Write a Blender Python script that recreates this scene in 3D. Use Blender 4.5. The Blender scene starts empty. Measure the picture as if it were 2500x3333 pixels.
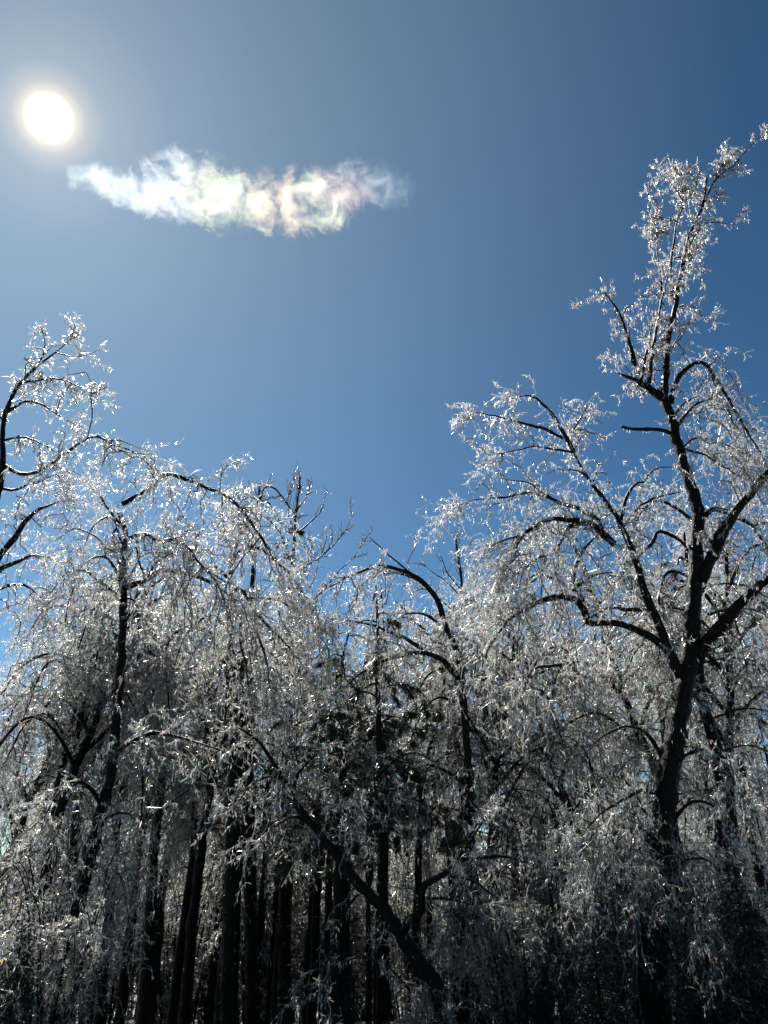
import bpy, math
import numpy as np
from mathutils import Matrix, Vector

sc = bpy.context.scene
col = sc.collection
# ------------------------------------------------------------------ camera
PITCH = math.radians(24.0)
VFOV = math.radians(66.0)
FPX = 1666.5 / math.tan(VFOV / 2)
CAM = np.array((0.0, 0.0, 1.6))
cd = bpy.data.cameras.new('camera')
cam = bpy.data.objects.new('camera', cd)
col.objects.link(cam)
cam.location = CAM
cam.rotation_euler = (math.pi / 2 + PITCH, 0, 0)
cd.sensor_fit = 'VERTICAL'
cd.angle = VFOV
cd.clip_start = 0.1
cd.clip_end = 20000
sc.camera = cam
CP, SP = math.cos(PITCH), math.sin(PITCH)


def ray(px, py):
    x = (px - 1250) / FPX
    u = (1666.5 - py) / FPX
    return np.array((x, CP - u * SP, SP + u * CP))


def P(px, py, Y):
    """photo pixel -> world point at forward distance Y"""
    d = ray(px, py)
    return CAM + d * (Y / d[1])


# ------------------------------------------------------------------ sky, sun, exposure
sd = ray(160, 385)
sd = sd / np.linalg.norm(sd)
SUN_EL = math.asin(sd[2])
SUN_AZ = math.atan2(sd[0], sd[1])
w = bpy.data.worlds.new('World')
sc.world = w
w.use_nodes = True
nt = w.node_tree
N, L = nt.nodes, nt.links
bg = N['Background']
out = N['World Output']
sky = N.new('ShaderNodeTexSky')
sky.sky_type = 'NISHITA'
sky.sun_disc = False
sky.sun_elevation = SUN_EL
sky.sun_rotation = SUN_AZ
sky.altitude = 1200
sky.air_density = 0.64
sky.dust_density = 0.35
sky.ozone_density = 1.6
hs = N.new('ShaderNodeHueSaturation')
hs.inputs['Saturation'].default_value = 1.06
hs.inputs['Value'].default_value = 1.0
sm = N.new('ShaderNodeVectorMath'); sm.operation = 'SCALE'; sm.inputs['Scale'].default_value = 0.25
gm = N.new('ShaderNodeGamma'); gm.inputs['Gamma'].default_value = 1.22
L.new(sky.outputs[0], sm.inputs[0]); L.new(sm.outputs[0], gm.inputs['Color'])
sm2 = N.new('ShaderNodeVectorMath'); sm2.operation = 'SCALE'; sm2.inputs['Scale'].default_value = 4.3
L.new(gm.outputs[0], sm2.inputs[0]); L.new(sm2.outputs[0], hs.inputs['Color'])
tn = N.new('ShaderNodeMix'); tn.data_type = 'RGBA'; tn.blend_type = 'MULTIPLY'; tn.inputs['Factor'].default_value = 1.0
L.new(hs.outputs[0], tn.inputs['A']); tn.inputs['B'].default_value = (0.68, 0.89, 0.785, 1)
L.new(tn.outputs['Result'], bg.inputs['Color'])
bg.inputs['Strength'].default_value = 0.05
# the sun's own face and the bright ring of air round it, lens glare painted in
tc = N.new('ShaderNodeTexCoord')
dt = N.new('ShaderNodeVectorMath'); dt.operation = 'DOT_PRODUCT'
L.new(tc.outputs['Generated'], dt.inputs[0])
dt.inputs[1].default_value = tuple(sd)
ac = N.new('ShaderNodeMath'); ac.operation = 'ARCCOSINE'
L.new(dt.outputs['Value'], ac.inputs[0])
mr = N.new('ShaderNodeMapRange')
mr.inputs['From Min'].default_value = 0.0
mr.inputs['From Max'].default_value = math.radians(50)
L.new(ac.outputs[0], mr.inputs['Value'])
cr = N.new('ShaderNodeValToRGB')
L.new(mr.outputs[0], cr.inputs['Fac'])
e = cr.color_ramp.elements
e[0].position = 0.0; e[0].color = (1, 1, 1, 1)
e[1].position = 1.0; e[1].color = (0, 0, 0, 1)
for p, c in ((0.4, (1, 1, 1)), (0.72, (0.55, 0.52, 0.46)), (1.1, (0.24, 0.205, 0.14)), (1.45, (0.125, 0.097, 0.062)),
             (2.1, (0.066, 0.053, 0.039)), (3.2, (0.034, 0.031, 0.027)), (7, (0.0195, 0.0205, 0.0195)), (18, (0.0145, 0.0170, 0.0150)),
             (26, (0.0100, 0.0130, 0.0125)), (33, (0.0060, 0.0070, 0.0060)), (43, (0.0003, 0.0008, 0.0012))):
    p = p / 50
    q = e.new(p); q.color = (*c, 1)
bg2 = N.new('ShaderNodeBackground')
L.new(cr.outputs[0], bg2.inputs['Color'])
bg2.inputs['Strength'].default_value = 2.38
ad = N.new('ShaderNodeAddShader')
L.new(bg.outputs[0], ad.inputs[0]); L.new(bg2.outputs[0], ad.inputs[1])
L.new(ad.outputs[0], out.inputs['Surface'])

sl = bpy.data.lights.new('sun', 'SUN')
sl.energy = 5.0
sl.angle = math.radians(0.53)
sl.color = (1.0, 0.965, 0.905)
sun = bpy.data.objects.new('sun', sl)
col.objects.link(sun)
sun.location = (-30, 40, 60)
sun.rotation_euler = Vector(sd).to_track_quat('Z', 'Y').to_euler()

vs = sc.view_settings
vs.view_transform = 'Standard'
vs.look = 'None'
vs.gamma = 1
vs.exposure = 1.28
cy = sc.cycles
cy.max_bounces = 7
cy.diffuse_bounces = 3
cy.glossy_bounces = 2
cy.transmission_bounces = 4
cy.volume_bounces = 1
cy.transparent_max_bounces = 6
cy.use_denoising = True
cy.denoiser = 'OPENIMAGEDENOISE'
cy.denoising_input_passes = 'RGB_ALBEDO_NORMAL'
cy.denoising_prefilter = 'ACCURATE'
cy.sample_clamp_indirect = 3
cy.caustics_reflective = False
cy.caustics_refractive = False

RNG = np.random.default_rng(7)


# ------------------------------------------------------------------ materials
def mat(name):
    m = bpy.data.materials.new(name)
    m.use_nodes = True
    t = m.node_tree
    t.nodes.clear()
    o = t.nodes.new('ShaderNodeOutputMaterial')
    return m, t, o


def nd(t, kind, **kw):
    n = t.nodes.new(kind)
    for k, v in kw.items():
        setattr(n, k, v)
    return n


def ramp(t, stops, interp='LINEAR'):
    n = t.nodes.new('ShaderNodeValToRGB')
    r = n.color_ramp
    r.interpolation = interp
    r.elements[0].position = stops[0][0]; r.elements[0].color = (*stops[0][1], 1)
    r.elements[1].position = stops[-1][0]; r.elements[1].color = (*stops[-1][1], 1)
    for p, c in stops[1:-1]:
        q = r.elements.new(p); q.color = (*c, 1)
    return n


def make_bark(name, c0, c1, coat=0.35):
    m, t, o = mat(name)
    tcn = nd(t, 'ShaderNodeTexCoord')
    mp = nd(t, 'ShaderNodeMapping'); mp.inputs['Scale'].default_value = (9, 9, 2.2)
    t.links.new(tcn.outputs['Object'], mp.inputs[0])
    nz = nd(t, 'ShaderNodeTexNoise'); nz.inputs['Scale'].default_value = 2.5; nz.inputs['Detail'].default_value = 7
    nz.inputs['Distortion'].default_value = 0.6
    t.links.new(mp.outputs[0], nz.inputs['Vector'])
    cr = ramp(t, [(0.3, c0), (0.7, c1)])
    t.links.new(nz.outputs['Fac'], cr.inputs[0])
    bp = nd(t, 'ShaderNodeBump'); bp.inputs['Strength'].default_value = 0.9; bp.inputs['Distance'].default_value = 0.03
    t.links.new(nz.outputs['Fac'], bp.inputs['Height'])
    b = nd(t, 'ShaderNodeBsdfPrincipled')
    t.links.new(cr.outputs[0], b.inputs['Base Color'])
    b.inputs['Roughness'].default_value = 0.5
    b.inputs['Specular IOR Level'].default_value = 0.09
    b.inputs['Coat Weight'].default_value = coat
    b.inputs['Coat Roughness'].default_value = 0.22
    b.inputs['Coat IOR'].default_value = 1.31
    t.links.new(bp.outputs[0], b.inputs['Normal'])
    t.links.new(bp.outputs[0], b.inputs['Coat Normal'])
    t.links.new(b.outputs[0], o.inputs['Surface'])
    return m


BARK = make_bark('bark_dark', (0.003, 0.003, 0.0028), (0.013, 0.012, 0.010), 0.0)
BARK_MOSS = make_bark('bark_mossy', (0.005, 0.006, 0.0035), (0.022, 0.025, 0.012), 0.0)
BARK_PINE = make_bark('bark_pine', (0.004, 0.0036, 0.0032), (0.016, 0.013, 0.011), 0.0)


def make_twig(name, c, tr, gl, see):
    """thin twig sheathed in clear ice: bark colour, light let through the sheath, wet gloss"""
    m, t, o = mat(name)
    g = nd(t, 'ShaderNodeNewGeometry')
    cr = ramp(t, [(0.0, tuple(x * 0.55 for x in c)), (1.0, tuple(min(1, x * 1.45) for x in c))])
    t.links.new(g.outputs['Random Per Island'], cr.inputs[0])
    d = nd(t, 'ShaderNodeBsdfDiffuse'); t.links.new(cr.outputs[0], d.inputs[0])
    tl = nd(t, 'ShaderNodeBsdfTranslucent'); tl.inputs[0].default_value = (0.76, 0.79, 0.74, 1)
    m1 = nd(t, 'ShaderNodeMixShader'); m1.inputs[0].default_value = tr
    t.links.new(d.outputs[0], m1.inputs[1]); t.links.new(tl.outputs[0], m1.inputs[2])
    gs = nd(t, 'ShaderNodeBsdfGlossy'); gs.inputs['Roughness'].default_value = 0.3
    gs.inputs[0].default_value = (0.9, 0.92, 0.95, 1)
    m2 = nd(t, 'ShaderNodeMixShader'); m2.inputs[0].default_value = gl
    t.links.new(m1.outputs[0], m2.inputs[1]); t.links.new(gs.outputs[0], m2.inputs[2])
    tp = nd(t, 'ShaderNodeBsdfTransparent')
    m3 = nd(t, 'ShaderNodeMixShader'); m3.inputs[0].default_value = see
    t.links.new(m2.outputs[0], m3.inputs[1]); t.links.new(tp.outputs[0], m3.inputs[2])
    t.links.new(m3.outputs[0], o.inputs['Surface'])
    return m


TWIG = make_twig('twig_in_ice', (0.052, 0.05, 0.043), 0.30, 0.14, 0.5)
TWIG_BARE = make_twig('twig_bare', (0.05, 0.045, 0.038), 0.06, 0.08, 0.0)


def make_ice():
    m, t, o = mat('clear_ice')
    g = nd(t, 'ShaderNodeNewGeometry')
    W = (0.95, 0.98, 0.95)
    cr = ramp(t, [(0.0, W), (0.46, (0.97, 0.80, 0.88)), (0.56, (0.80, 0.96, 0.86)), (0.65, (0.98, 0.92, 0.62)),
                  (0.74, (0.74, 0.78, 0.99)), (0.81, (0.98, 0.62, 0.70)), (0.86, W), (0.91, (0.42, 0.40, 0.98)),
                  (0.94, (0.98, 0.70, 0.36)), (0.97, (0.50, 0.97, 0.66))], 'CONSTANT')
    t.links.new(g.outputs['Random Per Island'], cr.inputs[0])  # prismatic glints of split sunlight, painted as a random tint per drop
    tl = nd(t, 'ShaderNodeBsdfTranslucent'); t.links.new(cr.outputs[0], tl.inputs[0])
    gs = nd(t, 'ShaderNodeBsdfGlossy'); gs.inputs['Roughness'].default_value = 0.2
    t.links.new(cr.outputs[0], gs.inputs[0])
    rf = nd(t, 'ShaderNodeBsdfRefraction'); rf.inputs['Roughness'].default_value = 0.25; rf.inputs['IOR'].default_value = 1.5
    t.links.new(cr.outputs[0], rf.inputs[0])
    m0 = nd(t, 'ShaderNodeMixShader'); m0.inputs[0].default_value = 0.42
    t.links.new(tl.outputs[0], m0.inputs[1]); t.links.new(rf.outputs[0], m0.inputs[2])
    tp = nd(t, 'ShaderNodeBsdfTransparent')
    m1 = nd(t, 'ShaderNodeMixShader'); m1.inputs[0].default_value = 0.25
    t.links.new(m0.outputs[0], m1.inputs[1]); t.links.new(gs.outputs[0], m1.inputs[2])
    # most drops are clear and show what is behind them, some catch the light
    hm = nd(t, 'ShaderNodeMath', operation='MULTIPLY'); hm.inputs[1].default_value = 37.7
    t.links.new(g.outputs['Random Per Island'], hm.inputs[0])
    hf = nd(t, 'ShaderNodeMath', operation='FRACT'); t.links.new(hm.outputs[0], hf.inputs[0])
    hr = ramp(t, [(0.0, (0.78,) * 3), (0.54, (0.78,) * 3), (0.58, (0.06,) * 3), (1.0, (0.03,) * 3)])
    t.links.new(hf.outputs[0], hr.inputs[0])
    m2 = nd(t, 'ShaderNodeMixShader'); t.links.new(hr.outputs[0], m2.inputs[0])
    t.links.new(m1.outputs[0], m2.inputs[1]); t.links.new(tp.outputs[0], m2.inputs[2])
    t.links.new(m2.outputs[0], o.inputs['Surface'])
    return m


ICE = make_ice()


def make_leaf(name, c):
    m, t, o = mat(name)
    g = nd(t, 'ShaderNodeNewGeometry')
    cr = ramp(t, [(0.0, tuple(x * 0.6 for x in c)), (1.0, tuple(x * 1.5 for x in c))])
    t.links.new(g.outputs['Random Per Island'], cr.inputs[0])
    b = nd(t, 'ShaderNodeBsdfPrincipled')
    t.links.new(cr.outputs[0], b.inputs['Base Color'])
    b.inputs['Roughness'].default_value = 0.35
    tl = nd(t, 'ShaderNodeBsdfTranslucent'); t.links.new(cr.outputs[0], tl.inputs[0])
    mx = nd(t, 'ShaderNodeMixShader'); mx.inputs[0].default_value = 0.2
    t.links.new(b.outputs[0], mx.inputs[1]); t.links.new(tl.outputs[0], mx.inputs[2])
    t.links.new(mx.outputs[0], o.inputs['Surface'])
    return m


NEEDLE = make_leaf('pine_needles', (0.035, 0.045, 0.022))
CEDAR = make_leaf('cedar_spray', (0.028, 0.040, 0.026))


def make_ground():
    m, t, o = mat('leaf_litter')
    tcn = nd(t, 'ShaderNodeTexCoord')
    nz = nd(t, 'ShaderNodeTexNoise'); nz.inputs['Scale'].default_value = 9; nz.inputs['Detail'].default_value = 8
    t.links.new(tcn.outputs['Object'], nz.inputs['Vector'])
    cr = ramp(t, [(0.3, (0.04, 0.032, 0.025)), (0.5, (0.12, 0.10, 0.08)), (0.7, (0.24, 0.23, 0.22))])
    t.links.new(nz.outputs['Fac'], cr.inputs[0])
    bp = nd(t, 'ShaderNodeBump'); bp.inputs['Distance'].default_value = 0.08
    t.links.new(nz.outputs['Fac'], bp.inputs['Height'])
    b = nd(t, 'ShaderNodeBsdfPrincipled'); b.inputs['Roughness'].default_value = 0.6
    t.links.new(cr.outputs[0], b.inputs['Base Color']); t.links.new(bp.outputs[0], b.inputs['Normal'])
    t.links.new(b.outputs[0], o.inputs['Surface'])
    return m


# ------------------------------------------------------------------ mesh helpers
def mesh_np(name, V, F, m, smooth=False):
    """V (n,3), F (k,4) or (k,3) int arrays -> mesh datablock"""
    me = bpy.data.meshes.new(name)
    V = np.ascontiguousarray(V, dtype=np.float32)
    F = np.ascontiguousarray(F, dtype=np.int32)
    k, s = F.shape
    me.vertices.add(len(V)); me.vertices.foreach_set('co', V.ravel())
    me.loops.add(k * s); me.loops.foreach_set('vertex_index', F.ravel())
    me.polygons.add(k); me.polygons.foreach_set('loop_start', np.arange(k, dtype=np.int32) * s)
    me.update(calc_edges=True)
    if smooth:
        me.polygons.foreach_set('use_smooth', np.ones(k, dtype=bool))
    me.materials.append(m)
    return me


def link(name, me, parent=None, loc=None):
    o = bpy.data.objects.new(name, me)
    col.objects.link(o)
    if parent is not None:
        o.parent = parent
    if loc is not None:
        o.location = loc
    return o


def empty(name, loc, label, cat, group=None):
    o = link(name, None, None, tuple(loc))
    o.empty_display_size = 0.3
    o['label'] = label
    o['category'] = cat
    if group:
        o['group'] = group
    return o


def ground(x, y):
    y = np.asarray(y, dtype=float)
    s = np.clip(y - 4, 0, 110)
    z = -0.13 * s
    return z + 0.12 * np.sin(x * 0.31 + 1.3) * np.sin(y * 0.23) + 0.05 * np.sin(x * 0.9) * np.cos(y * 0.7)


def unit(v):
    return v / np.maximum(np.linalg.norm(v, axis=-1, keepdims=True), 1e-9)


def catmull(pts, M):
    p = np.asarray(pts, float)
    p = np.vstack([2 * p[0] - p[1], p, 2 * p[-1] - p[-2]])
    seg = np.linalg.norm(np.diff(p[1:-1], axis=0), axis=1)
    cum = np.concatenate([[0], np.cumsum(seg)])
    s = np.linspace(0, cum[-1], M)
    i = np.clip(np.searchsorted(cum, s, side='right') - 1, 0, len(seg) - 1)
    t = ((s - cum[i]) / np.maximum(seg[i], 1e-9))[:, None]
    a, b, c, d = p[i], p[i + 1], p[i + 2], p[i + 3]
    return 0.5 * ((2 * b) + (-a + c) * t + (2 * a - 5 * b + 4 * c - d) * t ** 2 + (-a + 3 * b - 3 * c + d) * t ** 3)


def plen(p):
    return float(np.linalg.norm(np.diff(p, axis=0), axis=1).sum())


def tube(pts, rad, sides=8, rng=RNG, rough=0.12):
    """closed tapered tube with an uneven surface"""
    M = len(pts)
    tan = unit(np.gradient(pts, axis=0))
    ref = np.array((0.31, 0.9, 0.3)) if abs(tan[:, 1]).max() < 0.9 else np.array((0.9, 0.1, 0.42))
    n1 = unit(np.cross(tan, ref)); n2 = np.cross(tan, n1)
    a = np.linspace(0, 2 * math.pi, sides, endpoint=False)
    r = rad[:, None] * (1 + rough * rng.standard_normal((M, sides)))
    V = pts[:, None, :] + r[..., None] * (np.cos(a)[None, :, None] * n1[:, None, :] + np.sin(a)[None, :, None] * n2[:, None, :])
    i = np.arange(M - 1)[:, None] * sides; j = np.arange(sides)[None, :]; k = (j + 1) % sides
    F = np.stack([i + j, i + k, i + sides + k, i + sides + j], -1).reshape(-1, 4)
    V = V.reshape(-1, 3)
    V = np.vstack([V, pts[-1] + tan[-1] * rad[-1] * 0.6, pts[0]])
    tip = len(V) - 2
    b = (M - 1) * sides
    j = np.arange(0, sides, 2)
    caps = [np.stack([b + j, b + (j + 1) % sides, b + (j + 2) % sides, np.full_like(j, tip)], -1)]
    caps.append(np.stack([(j + 2) % sides, (j + 1) % sides, j, np.full_like(j, tip + 1)], -1))
    return V, np.vstack([F] + caps)


def limb_path(pts, seg=0.15, wob=0.03, rng=RNG):
    L0 = plen(np.asarray(pts))
    M = max(6, int(L0 / seg))
    p = catmull(pts, M)
    nz = np.cumsum(rng.standard_normal((M, 3)), axis=0)
    nz -= np.linspace(0, 1, M)[:, None] * nz[-1]
    return p + nz * wob * 0.3 * min(1, L0)


def sample_curves(C, n, rng, t0=0.0, t1=1.0, clump=True):
    """C (N,K,3); pick n points by length -> pos, tangent, t"""
    seg = np.linalg.norm(np.diff(C, axis=1), axis=2).sum(1)
    wgt = seg * rng.lognormal(0, 0.55, len(C)) if clump else seg
    i = rng.choice(len(C), n, p=wgt / wgt.sum())
    K = C.shape[1]
    t = rng.uniform(t0, t1, n)
    f = t * (K - 1) * 0.9999
    a = f.astype(int); u = (f - a)[:, None]
    p0, p1 = C[i, a], C[i, a + 1]
    return p0 * (1 - u) + p1 * u, unit(p1 - p0), t


def spawn(C, per_m, lr, K, rng, ahead=0.6, side=0.8, up=0.15, droop=0.5, wig=0.06, t0=0.05, taper=0.35):
    total = np.linalg.norm(np.diff(C, axis=1), axis=2).sum()
    n = max(2, int(total * per_m))
    p, tan, t = sample_curves(C, n, rng, t0)
    r = rng.standard_normal((n, 3))
    r = unit(r - (r * tan).sum(1, keepdims=True) * tan)
    d = unit(tan * ahead + r * side + np.array((0, 0, up)))
    Ln = rng.uniform(*lr, n) * (1 - taper * t)
    s = np.linspace(0, 1, K)
    pts = p[:, None, :] + d[:, None, :] * (Ln[:, None] * (s - 0.25 * s * s * min(1, droop))[None, :])[..., None]
    dr = droop * rng.uniform(0.1, 1.35, n)
    pts[:, :, 2] -= (dr * Ln)[:, None] * (s ** 1.9)[None, :]
    wn = np.cumsum(rng.standard_normal((n, K, 3)), axis=1)
    wn -= wn[:, :1]
    pts += wn * (wig * Ln / math.sqrt(K))[:, None, None]
    return pts


def strips(C, r0, r1, rng):
    """twigs: open three-edged sheaths"""
    Nn, K, _ = C.shape
    tan = unit(np.gradient(C, axis=1))
    ref = unit(rng.standard_normal((Nn, 3)))[:, None, :]
    n1 = unit(np.cross(tan, ref)); n2 = np.cross(tan, n1)
    rad = (np.linspace(r0, r1, K)[None, :] * rng.uniform(0.7, 1.3, (Nn, 1)))[..., None]
    vs_ = [C + rad * (math.cos(a) * n1 + math.sin(a) * n2) for a in (0, 2.09, 4.19)]
    V = np.stack(vs_, 2)                      # N,K,3,3
    base = (np.arange(Nn)[:, None] * K + np.arange(K - 1)[None, :]) * 3
    F = [np.stack([base + j, base + j + 1, base + 3 + j + 1, base + 3 + j], -1).reshape(-1, 4) for j in (0, 1)]
    return V.reshape(-1, 3), np.vstack(F)


def beads(p, axis, ln, wd, rng):
    """ice drops: two crossed kite faces each"""
    n = len(p)
    axis = unit(axis)
    ref = unit(rng.standard_normal((n, 3)))
    n1 = unit(np.cross(axis, ref)); n2 = np.cross(axis, n1)
    ln = ln[:, None]; wd = wd[:, None]
    m = p + axis * ln * 0.3
    V = np.stack([p, p + axis * ln, m + n1 * wd, m - n1 * wd, m + n2 * wd, m - n2 * wd], 1)
    b = np.arange(n) * 6
    F = np.vstack([np.stack([b, b + 2, b + 1, b + 3], -1), np.stack([b, b + 4, b + 1, b + 5], -1)])
    return V.reshape(-1, 3), F


def ice_on(C, per_m, rng, lr=(0.02, 0.06), wr=(0.006, 0.012), hang=0.5, maxn=90000):
    total = np.linalg.norm(np.diff(C, axis=1), axis=2).sum()
    n = min(maxn, max(3, int(total * per_m)))
    p, tan, _ = sample_curves(C, n, rng)
    h = (rng.random(n) < hang)[:, None]
    ax = np.where(h, np.array((0, 0, -1.0)) + 0.12 * rng.standard_normal((n, 3)), tan + 0.25 * rng.standard_normal((n, 3)))
    ln = rng.uniform(*lr, n) * np.where(rng.random(n) < 0.12, 1.8, 1.0)
    hh = h[:, 0]
    return beads(p, ax, ln * np.where(hh, 1.05, 1.35), rng.uniform(*wr, n) * np.where(hh, 0.75, 0.58), rng)


def cat(parts):
    Vs, Fs, o = [], [], 0
    for V, F in parts:
        Vs.append(V); Fs.append(F + o); o += len(V)
    return np.vstack(Vs), np.vstack(Fs)


def resamp(paths, K=20):
    return np.stack([catmull(p, K) for p in paths])


CROP = {1: (0, 1000, .5425), 2: (700, 1400, .5425), 3: (1400, 1100, .6631), 4: (1800, 400, .42194),
        5: (0, 2333, .51236), 6: (800, 2333, .51236), 7: (1650, 2333, .51236), 0: (0, 0, 1.507)}


def trace(c, pts, Y0, Y1):
    ox, oy, s = CROP[c]
    k = np.linspace(0, 1, len(pts))
    return np.array([P(ox + x * s, oy + y * s, Y0 + (Y1 - Y0) * q) for (x, y), q in zip(pts, k)])


def rad_of(c, wpx, Y):
    return 0.5 * wpx * CROP[c][2] * Y * 1.12 / FPX


def crown(tree, paths, rng, sec=5.0, slen=(0.7, 1.6), sdroop=0.6, ter=7.0, tlen=(0.2, 0.6), tdroop=0.5,
          ice=26, hang=0.5, up=0.15, bead=1.0, rt=1.0, twig=None, sice=14, extra=None, maxn=90000):
    """twigs and ice for a set of limb paths (in the tree's own frame)"""
    C0 = resamp(paths)
    C1 = spawn(C0, sec, slen, 9, rng, droop=sdroop, up=up, wig=0.2)
    nt_ = C0[:, -5:]
    C1t = spawn(nt_, 5.0 / max(0.3, float(np.linalg.norm(np.diff(nt_, axis=1), axis=2).sum(1).mean())), (slen[0] * .8, slen[0] * .6 + slen[1] * .4), 9, rng, ahead=1.0, side=0.55, droop=sdroop * .7, up=up, wig=0.2, t0=0.5, taper=0)
    C1 = np.concatenate([C1, C1t])
    C2 = spawn(C1, ter * .92, (tlen[0] * .75, tlen[1] * .75), 4, rng, droop=tdroop * .6, up=0.05, ahead=0.6, side=0.9, wig=0.3)
    nb = len(C1) * 2 // 5                      # the stouter boughs keep dark bark, the rest is sheathed
    Vb, Fb = strips(C1[:nb], 0.017 * rt, 0.008 * rt, rng)
    bo = link('boughs', mesh_np('boughs', Vb, Fb, TWIG_BARE), tree)
    bo['kind'] = 'stuff'
    parts = [strips(C1[nb:], 0.009 * rt, 0.005 * rt, rng), strips(C2, 0.0055 * rt, 0.0035 * rt, rng)]
    icp = [ice_on(C2, ice * 2.0, rng, hang=hang, lr=(0.025 * bead, 0.070 * bead), wr=(0.0075 * bead, 0.0155 * bead), maxn=maxn),
           ice_on(C1, sice * 1.3, rng, hang=hang, lr=(0.03 * bead, 0.08 * bead), wr=(0.0075 * bead, 0.0155 * bead), maxn=maxn // 2),
           ice_on(C0, 8, rng, hang=0.8, lr=(0.04, 0.10), wr=(0.007, 0.012))]
    if extra is not None:
        parts.append(extra)
    V, F = cat(parts)
    cw = link('crown', mesh_np('crown', V, F, twig or TWIG), tree)
    cw['kind'] = 'stuff'
    V, F = cat(icp)
    ic = link('ice_coating', mesh_np('ice_coating', V, F, ICE), cw)
    ic['kind'] = 'stuff'
    return cw


def traced_tree(name, label, cat_, base, limbs, rng, barkm, cfgs, group=None):
    """limbs: list of (part, crop, pts, w0, w1, Y0, Y1, crownset or None)"""
    tree = empty(name, base, label, cat_, group)
    b = np.asarray(base)
    sets = {}
    crust = []
    for part, c, pts, w0, w1, Y0, Y1, cs in limbs:
        p = trace(c, pts, Y0, Y1) if c is not None else np.asarray(pts, float)
        p = limb_path(p, rng=rng) - b
        t = np.linspace(0, 1, len(p))
        r = (rad_of(c, w0, Y0) * (1 - t) + rad_of(c, w1, Y1) * t) if c is not None else (w0 * (1 - t) + w1 * t)
        if cs and part == 'limb':
            r = r * (1 - 0.65 * t ** 3)
        V, F = tube(p, r, 9 if part == 'trunk' else 7, rng)
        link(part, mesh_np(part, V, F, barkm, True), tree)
        if cs:
            sets.setdefault(cs, []).append(p)
        # drops and icicles standing on the bark
        n = int(plen(p) * (16 if part == 'trunk' else 22))
        f = rng.uniform(0, 0.999, n) * (len(p) - 1)
        q = f.astype(int); u = (f - q)[:, None]
        tan = unit(p[q + 1] - p[q])
        pr = rng.standard_normal((n, 3)) + (0, 0, -0.5)
        pr = unit(pr - (pr * tan).sum(1, keepdims=True) * tan)
        at = p[q] * (1 - u) + p[q + 1] * u + pr * (r[q] * 0.97)[:, None]
        crust.append(beads(at, pr * .45 + np.array((0, 0, -.8)), rng.uniform(.03, .11, n), rng.uniform(.007, .016, n), rng))
    V, F = cat(crust)
    ci = link('icicle_fringe', mesh_np('icicle_fringe', V, F, ICE), tree); ci['kind'] = 'stuff'
    allp = [(k, v) for k, v in sets.items()]
    for k, v in allp:
        crown(tree, v, rng, **cfgs[k])
    return tree


# ------------------------------------------------------------------ ground
xs = np.concatenate([[-6000, -2000, -600, -200], np.linspace(-90, 90, 91), [200, 600, 2000, 6000]])
ys = np.concatenate([[-6000, -1000, -200, -40], np.linspace(-10, 130, 71), [200, 600, 2000, 6000]])
X, Yg = np.meshgrid(xs, ys)
Z = ground(X, Yg)
nx, ny = len(xs), len(ys)
i = (np.arange(ny - 1)[:, None] * nx + np.arange(nx - 1)[None, :]).ravel()
g = link('ground', mesh_np('ground', np.stack([X, Yg, Z], -1).reshape(-1, 3), np.stack([i, i + 1, i + nx + 1, i + nx], -1), make_ground(), True))
g['kind'] = 'structure'

# ------------------------------------------------------------------ the cloud (a real volume, lit by the sun)
CD = 1500.0
cdir = ray(806, 639); cdir = cdir / np.linalg.norm(cdir)
m, t, o = mat('cloud_vapour')
tcn = nd(t, 'ShaderNodeTexCoord')
sx = nd(t, 'ShaderNodeSeparateXYZ'); t.links.new(tcn.outputs['Object'], sx.inputs[0])


def math_n(op, a, b=None, c=None):
    n = t.nodes.new('ShaderNodeMath'); n.operation = op
    for k, v in enumerate((a, b, c)):
        if v is None:
            continue
        if isinstance(v, (int, float)):
            n.inputs[k].default_value = v
        else:
            t.links.new(v, n.inputs[k])
    return n.outputs[0]


mrn = nd(t, 'ShaderNodeMapRange'); mrn.inputs['From Min'].default_value = -3.8; mrn.inputs['From Max'].default_value = 3.8
t.links.new(sx.outputs['X'], mrn.inputs['Value'])
prof = [(290, 450, 40, .30), (340, 455, 50, .4), (400, 495, 70, .8), (520, 492, 85, .85), (600, 490, 100, .88), (680, 485, 120, .9), (800, 508, 115, .92),
        (940, 535, 112, .95), (1050, 548, 105, .92), (1200, 545, 115, .85), (1330, 515, 105, .6), (1440, 470, 95, .28), (1590, 490, 60, .10)]
fx = lambda x: (((x - 940) / 180) + 3.8) / 7.6
rc = ramp(t, [(fx(x), (((520 - c) / 180 + 1) / 2, h / 150, d)) for x, c, h, d in prof])
t.links.new(mrn.outputs[0], rc.inputs[0])
sc2 = nd(t, 'ShaderNodeSeparateColor'); t.links.new(rc.outputs[0], sc2.inputs[0])
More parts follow.
